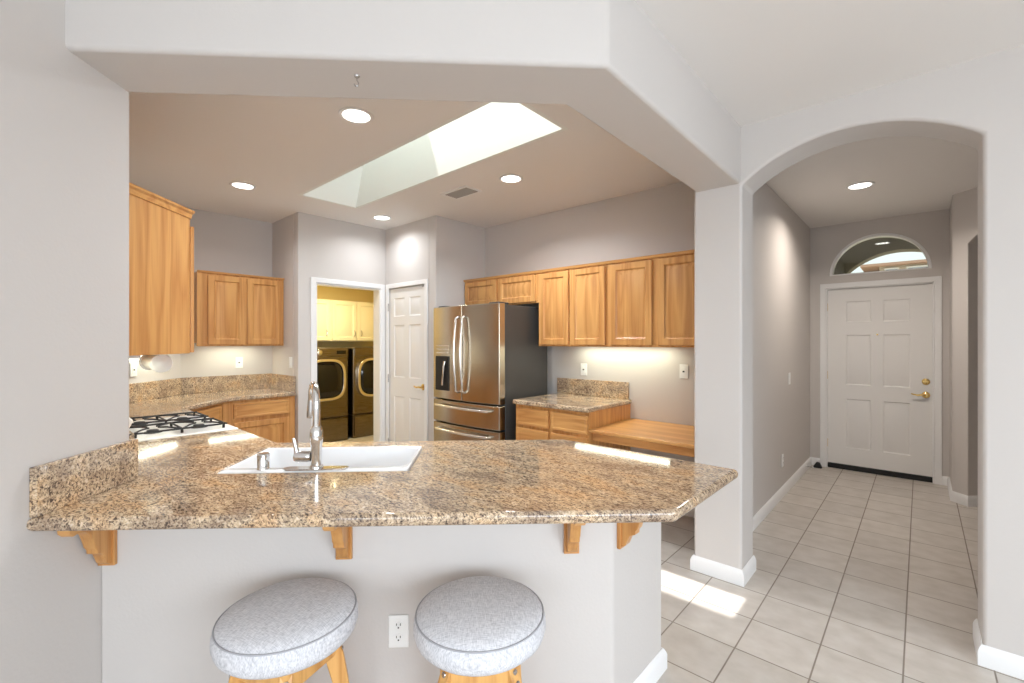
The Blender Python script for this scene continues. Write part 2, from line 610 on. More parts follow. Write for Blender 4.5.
# skylight well: west side leans inward, the rest upright
TOPZ = 4.55
shaft = MB()
B = [(-4.16, 1.80), (-1.66, 1.80), (-1.66, 2.32), (-4.16, 2.32)]
T = [(-3.5, 1.80), (-1.66, 1.80), (-1.66, 2.32), (-3.5, 2.32)]
Bo = [(-4.189, 1.771), (-1.631, 1.771), (-1.631, 2.349), (-4.189, 2.349)]
To = [(-3.529, 1.771), (-1.631, 1.771), (-1.631, 2.349), (-3.529, 2.349)]
vi = [shaft.bm.verts.new((x, y, ZK)) for x, y in B] + [shaft.bm.verts.new((x, y, TOPZ)) for x, y in T]
vo = [shaft.bm.verts.new((x, y, ZK)) for x, y in Bo] + [shaft.bm.verts.new((x, y, TOPZ)) for x, y in To]
for k in range(4):
    j = (k + 1) % 4
    shaft.bm.faces.new((vi[k], vi[j], vi[4 + j], vi[4 + k]))
    shaft.bm.faces.new((vo[k], vo[4 + k], vo[4 + j], vo[j]))
    shaft.bm.faces.new((vi[k], vo[k], vo[j], vi[j]))
    shaft.bm.faces.new((vi[4 + k], vi[4 + j], vo[4 + j], vo[4 + k]))
struct(shaft.build('wall_skylight_well', 'shaft', smooth=False), 'white sides of the skylight well, sunlit at one end', 'wall')
sk = MB().plate([(-3.64, 1.66), (-1.58, 1.66), (-1.58, 2.46), (-3.64, 2.46)], [[(-3.5, 1.80), (-1.66, 1.80), (-1.66, 2.32), (-3.5, 2.32)]], TOPZ, TOPZ + .05).build('window_2', 'trim', smooth=False)
struct(sk, 'skylight at the top of the white ceiling well', 'window')
MB().box(-3.52, -1.70, 1.78, 2.34, TOPZ + .02, TOPZ + .028).build('pane', 'glass', sk, smooth=False)

# left wall (45 degrees to the house), then round to the living room's own walls
P0, P1 = uv(-1.337, -1.2), uv(-1.337, 1.779)
SN = P1[1] + .002                         # face of the kitchen's south wall
struct(MB().prism([P0, P1, (-2.36, P1[1]), uv(-1.47, -1.2)], 0, WALL_TOP).build('wall_left', 'wall', bevel=.012, segs=3), 'pale grey textured wall the granite bar dies into', 'wall')
struct(MB().box(-.25, P0[0], -4.7, P0[1] + .01, 0, WALL_TOP).build('wall_living_west', 'wall', smooth=False), 'living room wall behind the camera', 'wall')
struct(MB().plate([(-.25, 0), (3.5, 0), (3.5, WALL_TOP), (-.25, WALL_TOP)], [[(.35, .5), (3.05, .5), (3.05, 2.45), (.35, 2.45)]], -4.65, -4.48, 'y').build('wall_living_south', 'wall', smooth=False), 'living room wall with a wide window', 'wall')
struct(MB().plate([(-4.7, 0), (3.2, 0), (3.2, WALL_TOP), (-4.7, WALL_TOP)], [[(-3.15, .5), (1.15, .5), (1.15, 2.45), (-3.15, 2.45)]], 3.28, 3.45, 'x').build('wall_living_east', 'wall', smooth=False), 'living room side wall with a wide window', 'wall')

# kitchen outer walls
struct(MB().box(-4.62, -2.30, .1, P1[1], 0, WALL_TOP).build('wall_kitchen_south', 'wall', smooth=False), 'kitchen wall behind the white range', 'wall')
struct(MB().prism([(-4.577, SN - .002), (-5.4, 1.15), (-5.55, 1.0), (-4.7, .15)], 0, WALL_TOP).build('wall_kitchen_corner', 'wall', smooth=False), 'angled kitchen corner wall above the dark backsplash', 'wall')
struct(MB().box(-5.52, -5.4, 1.0, 2.1, 0, WALL_TOP).build('wall_kitchen_west', 'wall', smooth=False), 'kitchen wall behind the pair of oak doors in the far corner', 'wall')
struct(MB().box(-5.52, -4.85, 2.0, 2.12, 0, WALL_TOP).build('wall_kitchen_return', 'wall', smooth=False), 'short return wall beside the laundry doorway', 'wall')
DZ = 2.05
struct(MB().plate([(2.0, 0), (2.18, 0), (2.18, DZ), (2.955, DZ), (2.955, 0), (3.14, 0), (3.14, WALL_TOP), (2.0, WALL_TOP)], [], -4.85, -4.73, 'x').build('wall_laundry_doorway', 'wall', bevel=.008), 'greige wall pierced by the cased laundry doorway', 'wall')
struct(MB().plate([(-4.73, 0), (-4.655, 0), (-4.655, DZ), (-3.962, DZ), (-3.962, 0), (-3.899, 0), (-3.899, WALL_TOP), (-4.73, WALL_TOP)], [], 3.02, 3.14, 'y').build('wall_pantry', 'wall', bevel=.008), 'greige wall around the white pantry door', 'wall')
struct(MB().box(-3.90, -3.78, 3.02, 3.80, 0, WALL_TOP).build('wall_fridge_side', 'wall', bevel=.008), 'short wall beside the steel refrigerator', 'wall')
struct(MB().box(-3.90, -1.0, 3.745, 3.9, 0, WALL_TOP).build('wall_kitchen_north', 'wall', smooth=False), 'greige kitchen wall behind the long row of oak uppers', 'wall')
struct(MB().box(-4.73, -4.61, 3.10, 4.5, 0, WALL_TOP).build('wall_pantry_side', 'wall', smooth=False), 'wall closing the pantry behind its door', 'wall')
# laundry room
struct(MB().box(-7.2, -7.05, 1.7, 4.6, 0, 2.6).build('wall_laundry_back', 'laundry', smooth=False), 'yellow lit wall behind the washer and dryer', 'wall')
struct(MB().box(-7.1, -5.4, 2.0, 2.119, 0, 2.6).build('wall_laundry_south', 'laundry', smooth=False), 'laundry side wall out of sight behind the doorway', 'wall')
struct(MB().box(-7.1, -4.72, 4.45, 4.6, 0, 2.6).build('wall_laundry_north', 'laundry', smooth=False), 'laundry end wall past the dryer', 'wall')
struct(MB().box(-4.862, -4.73, 3.14, 4.5, 0, 2.6).build('wall_laundry_east', 'laundry', smooth=False), 'laundry wall beside the doorway on its inner side', 'wall')

# arch wall and pillar
AX0, AX1 = -.78, .205
arch_out = [(-1.06, 0), (AX0, 0)]
a = seg_arch(AX0, AX1, 0, 2.352, .178)
outline = [(-1.06, 0), (AX0, 0)] + a[2:][::-1] + [(AX1, 0), (3.4, 0), (3.4, WALL_TOP), (-1.06, WALL_TOP)]
struct(MB().plate(outline, [], 2.89, 3.14, 'y').build('wall_arch', 'wall', bevel=.018, segs=4), 'pale wall and pillar with the arched opening to the entry hall', 'wall')
# header over the bar: diagonal run plus the run to the pillar
hd = [uv(-1.36, 1.518), (-.785, -.785 + 1.518 * R2), (-.785, 2.9), (-1.045, 2.9), (-1.045, -1.045 + 1.785 * R2), uv(-1.36, 1.785)]
struct(MB().prism(hd, ZS, WALL_TOP).build('wall_header', 'wall', bevel=.018, segs=4), 'bent drywall header above the bar, running to the pillar', 'wall')
# pony wall under the bar
bw = [uv(-1.34, 1.648), (-.84, -.84 + 1.648 * R2), (-.84, 1.92), (-.965, 1.92), (-.965, -.965 + 1.77 * R2), uv(-1.34, 1.77)]
struct(MB().prism(bw, 0, .873).build('wall_bar', 'wall', bevel=.014, segs=3), 'greige half wall carrying the granite bar', 'wall')

# hall
struct(MB().box(-1.07, -.953, 3.12, 6.3, 0, WALL_TOP).build('wall_hall_left', 'wall', smooth=False), 'darker greige hall wall with switch and outlet', 'wall')
struct(MB().box(-1.07, -1.0, 3.12, 3.8, 0, WALL_TOP).build('wall_kitchen_east', 'wall', smooth=False), 'kitchen end wall hidden behind the pillar', 'wall')
DX0, DX1 = -.80, .105
tr = [(-.34 + .428 * math.cos(t), 2.17 + .418 * math.sin(t)) for t in [PI * k / 32 for k in range(33)]]
struct(MB().plate([(-1.07, 0), (DX0, 0), (DX0, 2.03), (DX1, 2.03), (DX1, 0), (.4, 0), (.4, WALL_TOP), (-1.07, WALL_TOP)], [tr], 6.25, 6.40, 'y').build('wall_entry', 'wall', smooth=False), 'greige wall around the front door and half-round window', 'wall')
struct(MB().box(.215, .36, 5.68, 6.3, 0, WALL_TOP).build('wall_entry_return', 'wall', smooth=False), 'short return wall right of the front door', 'wall')
nich = seg_arch(.13, 1.13, 0, 2.28, .2)
o = MB().plate([(0, 0), (.13, 0)] + nich[2:][::-1] + [(1.13, 0), (1.4, 0), (1.4, WALL_TOP), (0, WALL_TOP)], [], 0, .12, 'y').build('wall_hall_angled', 'wall', bevel=.01)
o.location = (.215, 5.68, 0)
o.rotation_euler = (0, 0, math.radians(-45))
struct(o, 'angled hall wall with an arched opening at the right', 'wall')
struct(MB().box(1.19, 1.3, 3.1, 4.72, 0, WALL_TOP).build('wall_hall_right', 'wall', smooth=False), 'hall wall hidden behind the right arch jamb', 'wall')
struct(MB().prism([(.36, 6.3), (1.3, 6.3), (2.2, 5.4), (2.2, 4.6), (1.25, 4.6), (1.25, 4.7), (2.1, 4.7), (2.1, 5.35), (1.25, 6.2), (.36, 6.2)], 0, WALL_TOP).build('wall_room_beyond', 'wall', smooth=False), 'dim wall seen through the angled arched opening', 'wall')
struct(MB().box(1.59, 2.3, 4.5, 6.4, ZH, ZH + .1).build('ceiling_room_beyond', 'ceil', smooth=False), 'ceiling past the angled opening', 'ceiling')

# baseboards: offset to the left of travel
BP = [(0, 0), (.016, 0), (.016, .062), (.012, .074), (.007, .084), (.003, .09), (0, .09)]
def baseboard(name, path, label):
    struct(MB().sweep(path, BP).build(name, 'trim', angle=50), label, 'baseboard')
baseboard('baseboard_pillar', [(AX0, 3.14), (AX0, 2.89), (-1.06, 2.89), (-1.06, 3.14)][::1], 'white baseboard around the foot of the pillar')
baseboard('baseboard_hall_left', [(-.953, 6.25), (-.953, 3.14)], 'long white baseboard along the left hall wall')
baseboard('baseboard_bar', [(-.965, 1.92), (-.84, 1.92), (-.84, -.84 + 1.648 * R2), uv(-1.337, 1.648)][::1], 'white baseboard round the end of the half wall')
baseboard('baseboard_arch', [(3.2, 2.89), (AX1, 2.89), (AX1, 3.14)], 'white baseboard at the right arch jamb')
baseboard('baseboard_kitchen', [(-1.07, 3.745), (-1.85, 3.745)], 'white baseboard under the oak desk')
baseboard('baseboard_entry', [(.165, 6.25), (.165, 6.25)] and [(.215, 6.25), (.16, 6.25)], 'short white baseboard right of the front door')
baseboard('baseboard_entry_left', [(-.855, 6.25), (-.953, 6.25)], 'short white baseboard in the corner left of the front door')
q = .707 * .13
baseboard('baseboard_angled', [(.215 + q + .07, 5.68 - q + .07), (.215 + q, 5.68 - q), (.215, 5.68), (.215, 6.25)], 'white baseboard wrapping the angled hall corner')
baseboard('baseboard_left', [uv(-1.337, 1.648), uv(-1.337, -1.2)], 'white baseboard along the left wall')

# casings
def casing(name, axis, a0, a1, zt, face, w, t, sign, label):
    """flat moulded casing round an opening; face = wall plane coordinate, sign = direction it stands out"""
    out = [(a0 - w, 0), (a0, 0), (a0, zt), (a1, zt), (a1, 0), (a1 + w, 0), (a1 + w, zt + w), (a0 - w, zt + w)]
    struct(MB().plate(out, [], face, face + sign * t, axis).build(name, 'trim', bevel=.004), label, 'trim')
casing('trim_1', 'x', 2.18, 2.955, DZ, -4.73, .052, .016, 1, 'white casing round the laundry doorway')
casing('trim_2', 'y', -4.655, -3.962, DZ, 3.02, .05, .016, -1, 'white casing round the pantry door')
casing('trim_3', 'y', DX0, DX1, 2.03, 6.25, .055, .016, -1, 'white casing round the front door')
# jamb linings
struct(MB().plate([(2.181, 0), (2.195, 0), (2.195, DZ - .015), (2.94, DZ - .015), (2.94, 0), (2.954, 0), (2.954, DZ - .001), (2.181, DZ - .001)], [], -4.86, -4.725, 'x').build('trim_4', 'trim', smooth=False), 'white jamb lining inside the laundry doorway', 'trim')
struct(MB().plate([(DX0 + .001, 0), (DX0 + .012, 0), (DX0 + .012, 2.02), (DX1 - .012, 2.02), (DX1 - .012, 0), (DX1 - .001, 0), (DX1 - .001, 2.029), (DX0 + .001, 2.029)], [], 6.245, 6.39, 'y').build('trim_5', 'trim', smooth=False), 'white jamb lining of the front door', 'trim')

# six panel doors
DP = [(.008, .010), (.016, .010), (.036, .003)]
def six_panel(root, x0, x1, z0, z1, t, cols, rows):
    pn = [(a, b, c, d) for a, b in cols for c, d in rows]
    return MB().slab(x0, x1, z0, z1, 0, t, pn, DP).build('leaf', 'door', root, bevel=.002, segs=1, angle=25)
def lever(root, x, z, side, y=0):
    h = MB().lathe([(0, 0), (.033, 0), (.033, .006), (.024, .012), (.012, .016), (.012, .045), (0, .045)], (x, y, z), '-y', 24).build('handle', 'brass', root)
    tag(h, 'brass lever handle')
    MB().tube([(x, y - .04, z), (x + side * .03, y - .047, z + .002), (x + side * .065, y - .047, z - .004), (x + side * .095, y - .045, z + .003), (x + side * .112, y - .042, z + .008)], [.011, .010, .008, .007, .006], 10).build('lever', 'brass', h)
d1 = struct(thing('door_1', 'white six panel front door with brass lever and deadbolt', 'door', (0, 6.275, 0)), None, None)
six_panel(d1, DX0 + .013, DX1 - .013, .056, 2.018, .045, [(-.618, -.40), (-.295, -.077)], [(.245, .79), (.95, 1.503), (1.645, 1.875)])
lever(d1, .042, .885, -1)
db = tag(MB().lathe([(0, 0), (.032, 0), (.032, .008), (.022, .014), (0, .014)], (.042, 0, 1.02), '-y', 24).build('deadbolt', 'brass', d1), 'brass deadbolt thumb turn')
MB().box(.020, .064, -.03, -.012, 1.014, 1.026).build('thumb_turn', 'brass', db, bevel=.003)
tag(MB().lathe([(0, 0), (.009, 0), (.009, .006), (0, .006)], (-.345, 0, 1.505), '-y', 14).build('peephole', 'brass', d1), 'tiny brass peephole')
tag(MB().box(DX0 + .013, DX1 - .013, -.012, .07, 0, .052).build('threshold', 'rubber', d1, bevel=.006), 'black threshold sweep')
for hz in (.28, 1.05, 1.82):
    MB().lathe([(0, -.045), (.007, -.045), (.007, .045), (0, .045)], (DX0 + .008, -.006, hz), 'z', 10).build('hinge', 'brass', d1)
d2 = struct(thing('door_2', 'narrow white six panel pantry door with brass lever', 'door', (0, 3.03, 0)), None, None)
six_panel(d2, -4.648, -3.969, .01, 2.04, .035, [(-4.565, -4.36), (-4.265, -4.06)], [(.22, .80), (1.02, 1.62), (1.72, 1.93)])
lever(d2, -4.01, .935, -1)
for hz in (.25, 1.0, 1.83):
    MB().lathe([(0, -.045), (.007, -.045), (.007, .045), (0, .045)], (-4.652, -.02, hz), 'z', 10).build('hinge', 'nickel', d2)

tag(MB().box(-4.02, -3.975, -.012, 0, 2.022, 2.036).build('latch', 'nickel', d2, bevel=.002), 'small metal latch at the top corner')

# half-round transom
tf = [(-.34 + .428 * math.cos(t), 2.17 + .418 * math.sin(t)) for t in [PI * k / 32 for k in range(33)]]
ti = [(-.34 + .398 * math.cos(t), 2.185 + .374 * math.sin(t)) for t in [PI * k / 32 for k in range(33)]]
w1 = struct(MB().plate(tf, [ti], 6.245, 6.36, 'y').build('window_1', 'trim', bevel=.006), 'half-round transom window above the front door', 'window')
MB().plate([(-.34 + .405 * math.cos(t), 2.18 + .382 * math.sin(t)) for t in [PI * k / 32 for k in range(33)]], [], 6.31, 6.318, 'y').build('pane', 'darkglass', w1, smooth=False)
# windows behind the camera
for nm, ax, a0, a1, f, lab in (('window_3', 'y', .35, 3.05, -4.6, 'wide living room window behind the camera'), ('window_4', 'x', -3.15, 1.15, 3.36, 'wide living room side window out of frame')):
    mid = (a0 + a1) / 2
    holes = [[(a0 + .05, .55), (mid - .025, .55), (mid - .025, 2.4), (a0 + .05, 2.4)], [(mid + .025, .55), (a1 - .05, .55), (a1 - .05, 2.4), (mid + .025, 2.4)]]
    w = struct(MB().plate([(a0, .5), (a1, .5), (a1, 2.45), (a0, 2.45)], holes, f, f + .05, ax).build(nm, 'trim', smooth=False), lab, 'window')
    MB().plate([(a0 + .04, .54), (a1 - .04, .54), (a1 - .04, 2.41), (a0 + .04, 2.41)], [], f + .02, f + .026, ax).build('pane', 'glass', w, smooth=False)

# porch beyond the front door
pa = seg_arch(-.82, .42, 0, 2.36, .30)
struct(MB().plate([(-1.6, 0), (-.82, 0)] + pa[2:][::-1] + [(.42, 0), (1.9, 0), (1.9, 3.3), (-1.6, 3.3)], [], 8.0, 8.25, 'y').build('wall_porch_arch', 'porch', smooth=False), 'shaded porch wall with an arch seen through the transom', 'wall')
struct(MB().box(-1.7, -1.5, 6.4, 8.2, 0, 3.3).build('wall_porch_left', 'porch', smooth=False), 'shaded porch side wall outside', 'wall')
struct(MB().box(1.7, 1.9, 6.4, 8.2, 0, 3.3).build('wall_porch_right', 'porch', smooth=False), 'other porch side wall outside', 'wall')
struct(MB().box(-1.7, 1.9, 6.42, 8.25, 3.05, 3.2).build('ceiling_porch', 'porch', smooth=False), 'shaded porch ceiling outside', 'ceiling')
struct(MB().box(-30, 30, 6.4, 60, -.2, -.08).build('ground_outside', 'stucco', smooth=False), 'paved ground outside', 'ground')
hs = thing('neighbouring_house', 'beige stucco house with pink tiled eave, seen through the transom', 'house', (0, 22, -.08))
MB().box(-1.15, 12, 0, 6, 0, 4.36).build('wall', 'stucco', hs, smooth=False)
MB().prism([(-.35, 4.32), (-.35, 4.41), (3, 4.44), (6.5, 4.41), (6.5, 4.32)], -1.7, 12.6, 'x').build('roof', 'rooftile', hs, smooth=False)
MB().prism([(-9.5, 3.75), (-3.2, 4.12), (-1.2, 4.12), (-1.2, 3.75)], 1, 6, 'y').build('garage_roof', 'darkgrey', hs, smooth=False)
MB().box(-9.2, -1.2, 1.2, 5.8, 0, 3.76).build('garage_wall', 'stucco', hs, smooth=False)
for x, w in ((-1.0, .42), (-.38, .7), (1.2, 1.3)):
    f = MB().plate([(x, 2.9), (x + w, 2.9), (x + w, 4.24), (x, 4.24)], [[(x + .05, 2.95), (x + w - .05, 2.95), (x + w - .05, 4.19), (x + .05, 4.19)]], -.06, .01, 'y').build('window', 'trim', hs, smooth=False)
    MB().box(x + .04, x + w - .04, -.03, -.01, 2.94, 4.2).build('pane', 'paleglass', f, smooth=False)

# ---------------------------------------------------------------- granite tops
def slab_top(name, outer, holes, z0, z1, label, bevel=.019):
    b = MB().plate(outer, holes, z0, z1)
    o = b.build(name, 'granite', bevel=bevel, segs=5, angle=60, clamp=False)
    return tag(o, label, 'countertop')
SINK = [uv(-1.064, 1.85), uv(-.320, 1.85), uv(-.320, 2.274), uv(-1.064, 2.274)]
bar_poly = [uv(-1.352, 1.396), (-.552, -.552 + 1.362 * R2), (-.545, 1.985), (-1.409, 1.985), (.94 - 2.4 * R2, .94), (-3.012, .94), (-3.012, SN), (P1[0] + .002, SN), uv(-1.336, 1.779), uv(-1.336, 1.45)]
slab_top('countertop', bar_poly, [SINK], .874, .914, 'long polished granite bar top with the sink set in it')
slab_top('countertop', [(-5.398, 1.998), (-4.76, 1.998), (-4.76, 1.38), (-4.32, .94), (-3.788, .94), (-3.788, SN), (-4.575, SN), (-5.398, 1.152)], [], .874, .914, 'granite corner top under the far oak cabinet, past the range', .012)
slab_top('countertop', [(-2.71, 3.02), (-1.915, 3.02), (-1.915, 3.743), (-2.71, 3.743)], [], .874, .914, 'small granite top right of the refrigerator', .014)

def backsplash(box_or_poly, z0, z1, label):
    return tag(MB().prism(box_or_poly, z0, z1).build('backsplash', 'granite', bevel=.003, segs=2), label, 'backsplash')
backsplash([uv(-1.336, 1.402), uv(-1.315, 1.402), uv(-1.315, 1.793), uv(-1.336, 1.793)], .914, 1.062, 'short granite backsplash on the left wall at the bar end')
backsplash([(-5.398, 1.998), (-5.398, 1.152), (-4.575, SN), (-3.79, SN), (-3.79, SN + .02), (-4.567, SN + .02), (-5.378, 1.160), (-5.378, 1.978), (-4.78, 1.978), (-4.78, 1.998)], .914, 1.075, 'dark granite backsplash wrapping the far kitchen corner')
backsplash([(-3.01, SN), (-2.26, SN), (-2.26, SN + .02), (-3.01, SN + .02)], .914, 1.075, 'granite backsplash strip between range and left wall end')
backsplash([(-2.73, 3.722), (-1.945, 3.722), (-1.945, 3.743), (-2.73, 3.743)], .914, 1.065, 'granite backsplash behind the small top by the refrigerator')

# ---------------------------------------------------------------- cabinets
CP = [(.004, .007), (.010, .011), (.018, .011), (.045, .003)]
def cabinet(name, label, cat, loc, deg, w, d, z0, z1, doors=(), drawers=(), group=None, mat='oak', toe=0, trim=0, handles=()):
    r = thing(name, label, cat, (loc[0], loc[1], 0), deg, group)
    mv, mh = ('oakv', 'oakh') if mat == 'oak' else (mat, mat)
    lip = 0 if toe else .032
    b = MB().box(0, w, 0, d, z0 + toe + lip, z1)
    if lip:                                # the face frame hangs below the recessed underside
        b.box(0, w, 0, .02, z0, z0 + lip)
    b.build('body', mv, r, bevel=.002, segs=1)
    if toe: MB().box(.0, w, .07, d, z0, z0 + toe + .002).build('toe_kick', mv, r, smooth=False)
    for x0, x1, a, c in doors:
        f = .052 if min(x1 - x0, c - a) > .2 else .035
        dr = MB().slab(x0, x1, a, c, -.02, .019, [(x0 + f, x1 - f, a + f, c - f)], CP).build('door', mv, r, bevel=.004, segs=2, angle=25)
        for hx, hz in handles:
            if x0 <= hx <= x1 and a <= hz <= c:
                MB().tube([(hx, -.02, hz - .045), (hx, -.042, hz - .03), (hx, -.045, hz), (hx, -.042, hz + .03), (hx, -.02, hz + .045)], .006, 8).build('handle', 'nickel', dr)
    for x0, x1, a, c in drawers:
        MB().slab(x0, x1, a, c, -.02, .019, [(x0 + .02, x1 - .02, a + .02, c - .02)], [(.003, .003), (.008, .003)]).build('drawer', mh, r, bevel=.004, segs=2, angle=25)
    if trim:
        MB().prism([(0, z1 - .004), (-.012, z1 - .004), (-.022, z1 + trim), (0, z1 + trim), ], 0, w, 'x').build('top_moulding', mh, r, smooth=False)
    return r
ZB, ZT = 1.385, 2.092
NY = 3.42
cabinet('wall_cabinet', 'short oak cabinet mounted above the refrigerator, two doors', 'cabinet', (-3.775, NY), 0, 1.05, .32, 1.80, ZT, [(.02, .50, 1.815, 2.075), (.53, 1.02, 1.815, 2.075)], trim=.018, group='oak cabinets on the desk wall')
cabinet('wall_cabinet', 'oak upper cabinet above the small granite top, two tall doors', 'cabinet', (-2.725, NY), 0, .75, .32, ZB, ZT, [(.02, .355, 1.40, 2.075), (.38, .73, 1.40, 2.075)], trim=.018, group='oak cabinets on the desk wall')
cabinet('wall_cabinet', 'oak upper cabinet above the desk, ending behind the pillar', 'cabinet', (-1.975, NY), 0, .90, .32, ZB, ZT, [(.03, .40, 1.40, 2.075), (.45, .82, 1.40, 2.075)], trim=.018, group='oak cabinets on the desk wall')
cabinet('wall_cabinet', 'oak two door cabinet in the far corner above the dark backsplash', 'cabinet', (-5.075, 1.21), 90, .785, .32, ZB, ZT, [(.085, .405, 1.40, 2.07), (.425, .755, 1.40, 2.07)], trim=.012)
# south upper with an angled end and crown
r = thing('wall_cabinet', 'nearest oak upper cabinet with a wide plain angled end panel and crown', 'cabinet', (-2.92, SN, 0), 0)
MB().prism([(.315, 0), (-.045, .36), (-1.3, .36), (-1.3, 0)], ZB - .02, 2.12).build('body', 'oakv', r, bevel=.002, segs=1)
MB().sweep([(-1.3, .36), (-.045, .36), (.315, 0)], [(0, 2.10), (.006, 2.10), (.010, 2.122), (.020, 2.132), (.022, 2.142), (0, 2.142)]).build('crown', 'oakh', r, smooth=False)
dd = MB().slab(0, .55, 1.37, 2.06, -.02, .019, [(.05, .5, 1.42, 2.01)], CP).build('door', 'oakv', r, bevel=.004, angle=25)
dd.rotation_euler = (0, 0, PI); dd.location = (-.05, .361, 0)
dd = MB().slab(0, .55, 1.37, 2.06, -.02, .019, [(.05, .5, 1.42, 2.01)], CP).build('door', 'oakv', r, bevel=.004, angle=25)
dd.rotation_euler = (0, 0, PI); dd.location = (-.625, .361, 0)
# corner upper on the angled wall
r = thing('wall_cabinet', 'oak corner cabinet hidden behind the angled end panel', 'cabinet', (-4.978, .729, 0), 135)
MB().prism([(-.30, .43), (-.53, .20), (-.30, -.03), (.30, -.03), (.53, .20), (.30, .43)][::-1] and [(-.33, .12), (.33, .12), (.55, .34), (.55, .36), (.30, .0), (-.30, 0)][:2] + [(.30, .02), (-.30, .02)], ZB, ZT).build('body', 'oakv', r, smooth=False)

# base cabinets
cabinet('base_cabinet', 'oak base cabinet at the far corner, drawer above a door', 'cabinet', (-4.79, 1.34), 90, .655, .6, 0, .873, [(.09, .59, .14, .665)], [(.09, .59, .705, .845)], toe=.1)
r = cabinet('base_cabinet', 'angled oak base cabinet in the corner behind the range', 'cabinet', (-4.365, .915), 135, .60, .05, 0, .873, [(.05, .55, .14, .665)], [(.05, .55, .705, .845)], toe=.1)
cabinet('base_cabinet', 'narrow oak base cabinet left of the range', 'cabinet', (-3.795, .915), 180, .55, .58, 0, .873, [(.03, .52, .14, .665)], [(.03, .52, .705, .845)], toe=.1)
cabinet('base_cabinet', 'oak drawer cabinet beside the refrigerator under the small granite top', 'cabinet', (-2.695, 3.055), 0, .765, .685, 0, .873, [(.02, .375, .12, .45), (.405, .76, .12, .45)], [(.02, .375, .70, .845), (.405, .76, .70, .845), (.02, .375, .49, .67), (.405, .76, .49, .67)], toe=.1)
# desk
r = thing('desk', 'low built-in oak desk between the drawer cabinet and the pillar', 'desk', (-1.928, 3.06, 0))
MB().box(0, .855, -.02, .68, .72, .745).build('desk_top', 'oakh', r, bevel=.006)
MB().box(0.02, .835, .02, .04, .655, .72).build('apron', 'oakh', r, bevel=.002)
MB().box(.0, .05, .03, .68, .655, .72).build('cleat', 'oakh', r, bevel=.002)

# ---------------------------------------------------------------- corbels
def corbel_mesh(w):
    prof = [(0, 0), (.166, 0), (.174, -.014), (.170, -.040), (.157, -.052), (.137, -.049), (.114, -.055), (.097, -.071), (.086, -.098), (.079, -.121), (.069, -.133), (.069, -.146), (.058, -.150), (.046, -.158), (.038, -.175), (.030, -.195), (.016, -.204), (0, -.204)]
    return MB().prism([(y, z) for y, z in prof], -w / 2, w / 2, 'x')
def corbel(loc, deg, label):
    # local +y points away from the wall
    r = thing('corbel', label, 'corbel', loc, deg, 'oak corbels under the bar')
    corbel_mesh(.038).build('bracket', 'oakv', r, bevel=.003)
    MB().box(-.028, .028, 0, .014, -.212, 0).build('back_plate', 'oakv', r, bevel=.002)
for u, lab in ((-1.306, 'carved oak corbel in the corner against the left wall'), (-.506, 'oak corbel on the half wall behind the left stool'), (.305, 'oak corbel on the half wall just right of the right stool')):
    x, y = uv(u, 1.647)
    corbel((x, y, .873), 225, lab)
corbel((-.839, 1.545, .873), -90, 'oak corbel on the angled end face of the half wall')

# ---------------------------------------------------------------- sink, faucet
bar = lambda n, l, c, u, v, z=0, g=None: thing(n, l, c, (*uv(u, v), z), 45, g)
r = bar('sink', 'white rectangular drop-in sink set in the granite bar', 'sink', -.692, 2.062, .914)
W2, D2 = .372, .212
def rect(w, d, r_=.0, n=5, cx=0, cy=0):
    out = []
    for sx, sy, a0 in ((1, 1, 0), (-1, 1, PI / 2), (-1, -1, PI), (1, -1, 1.5 * PI)):
        out += [(cx + sx * (w - r_) + r_ * math.cos(a0 + PI / 2 * k / n), cy + sy * (d - r_) + r_ * math.sin(a0 + PI / 2 * k / n)) for k in range(n + 1)]
    return out
m = MB()
loops = [(rect(W2 - .002, D2 - .002, .004), -.03), (rect(W2 - .002, D2 - .002, .004), -.003), (rect(W2 - .005, D2 - .005, .004), .0), (rect(W2 - .010, D2 - .034, .03, cy=.024), .0), (rect(W2 - .015, D2 - .040, .04, cy=.024), -.008), (rect(W2 - .04, D2 - .062, .06, cy=.024), -.17), (rect(W2 - .09, D2 - .11, .05, cy=.024), -.195), (rect(.05, .05, .05, cy=.024), -.2)]
prev = None
for lp, z in loops:
    cur = [m.bm.verts.new((x, y, z)) for x, y in lp]
    if prev:
        for k in range(len(cur)):
            m.bm.faces.new((prev[k], prev[(k + 1) % len(cur)], cur[(k + 1) % len(cur)], cur[k]))
    prev = cur
m.build('basin', 'porcelain', r, angle=60)
MB().lathe([(0, -.2), (.05, -.2), (.052, -.197), (.03, -.198), (0, -.199)], (0, .028, 0)).build('drain', 'chrome', r)
r = bar('faucet', 'tall chrome gooseneck faucet with side lever beside the sink', 'faucet', -.690, 1.880, .914)
b = MB(); b.prism(rect(.128, .024, .024, 6), 0, .007).build('base_plate', 'chrome', r, bevel=.002)
MB().lathe([(0, .006), (.027, .006), (.026, .014), (.0215, .018), (.0215, .095), (.024, .105), (.026, .125), (.025, .15), (.021, .168), (.015, .175), (0, .175)], (0, 0, 0), seg=28).build('body', 'chrome', r)
pts = [(0, 0, .17), (0, 0, .24)]
for k in range(0, 15):
    t = PI * k / 14
    pts.append((-.012 * (1 - math.cos(t)) / 2, .075 - .075 * math.cos(t), .26 + .075 * math.sin(t)))
MB().tube(pts, .0145, 14).build('spout', 'chrome', r).rotation_euler = (0, 0, math.radians(23))
MB().tube([(-.012, .150, .26), (-.013, .153, .235), (-.015, .156, .20), (-.016, .157, .185)], [.015, .016, .017, .015], 14).build('spray_head', 'nickel', r).rotation_euler = (0, 0, math.radians(23))
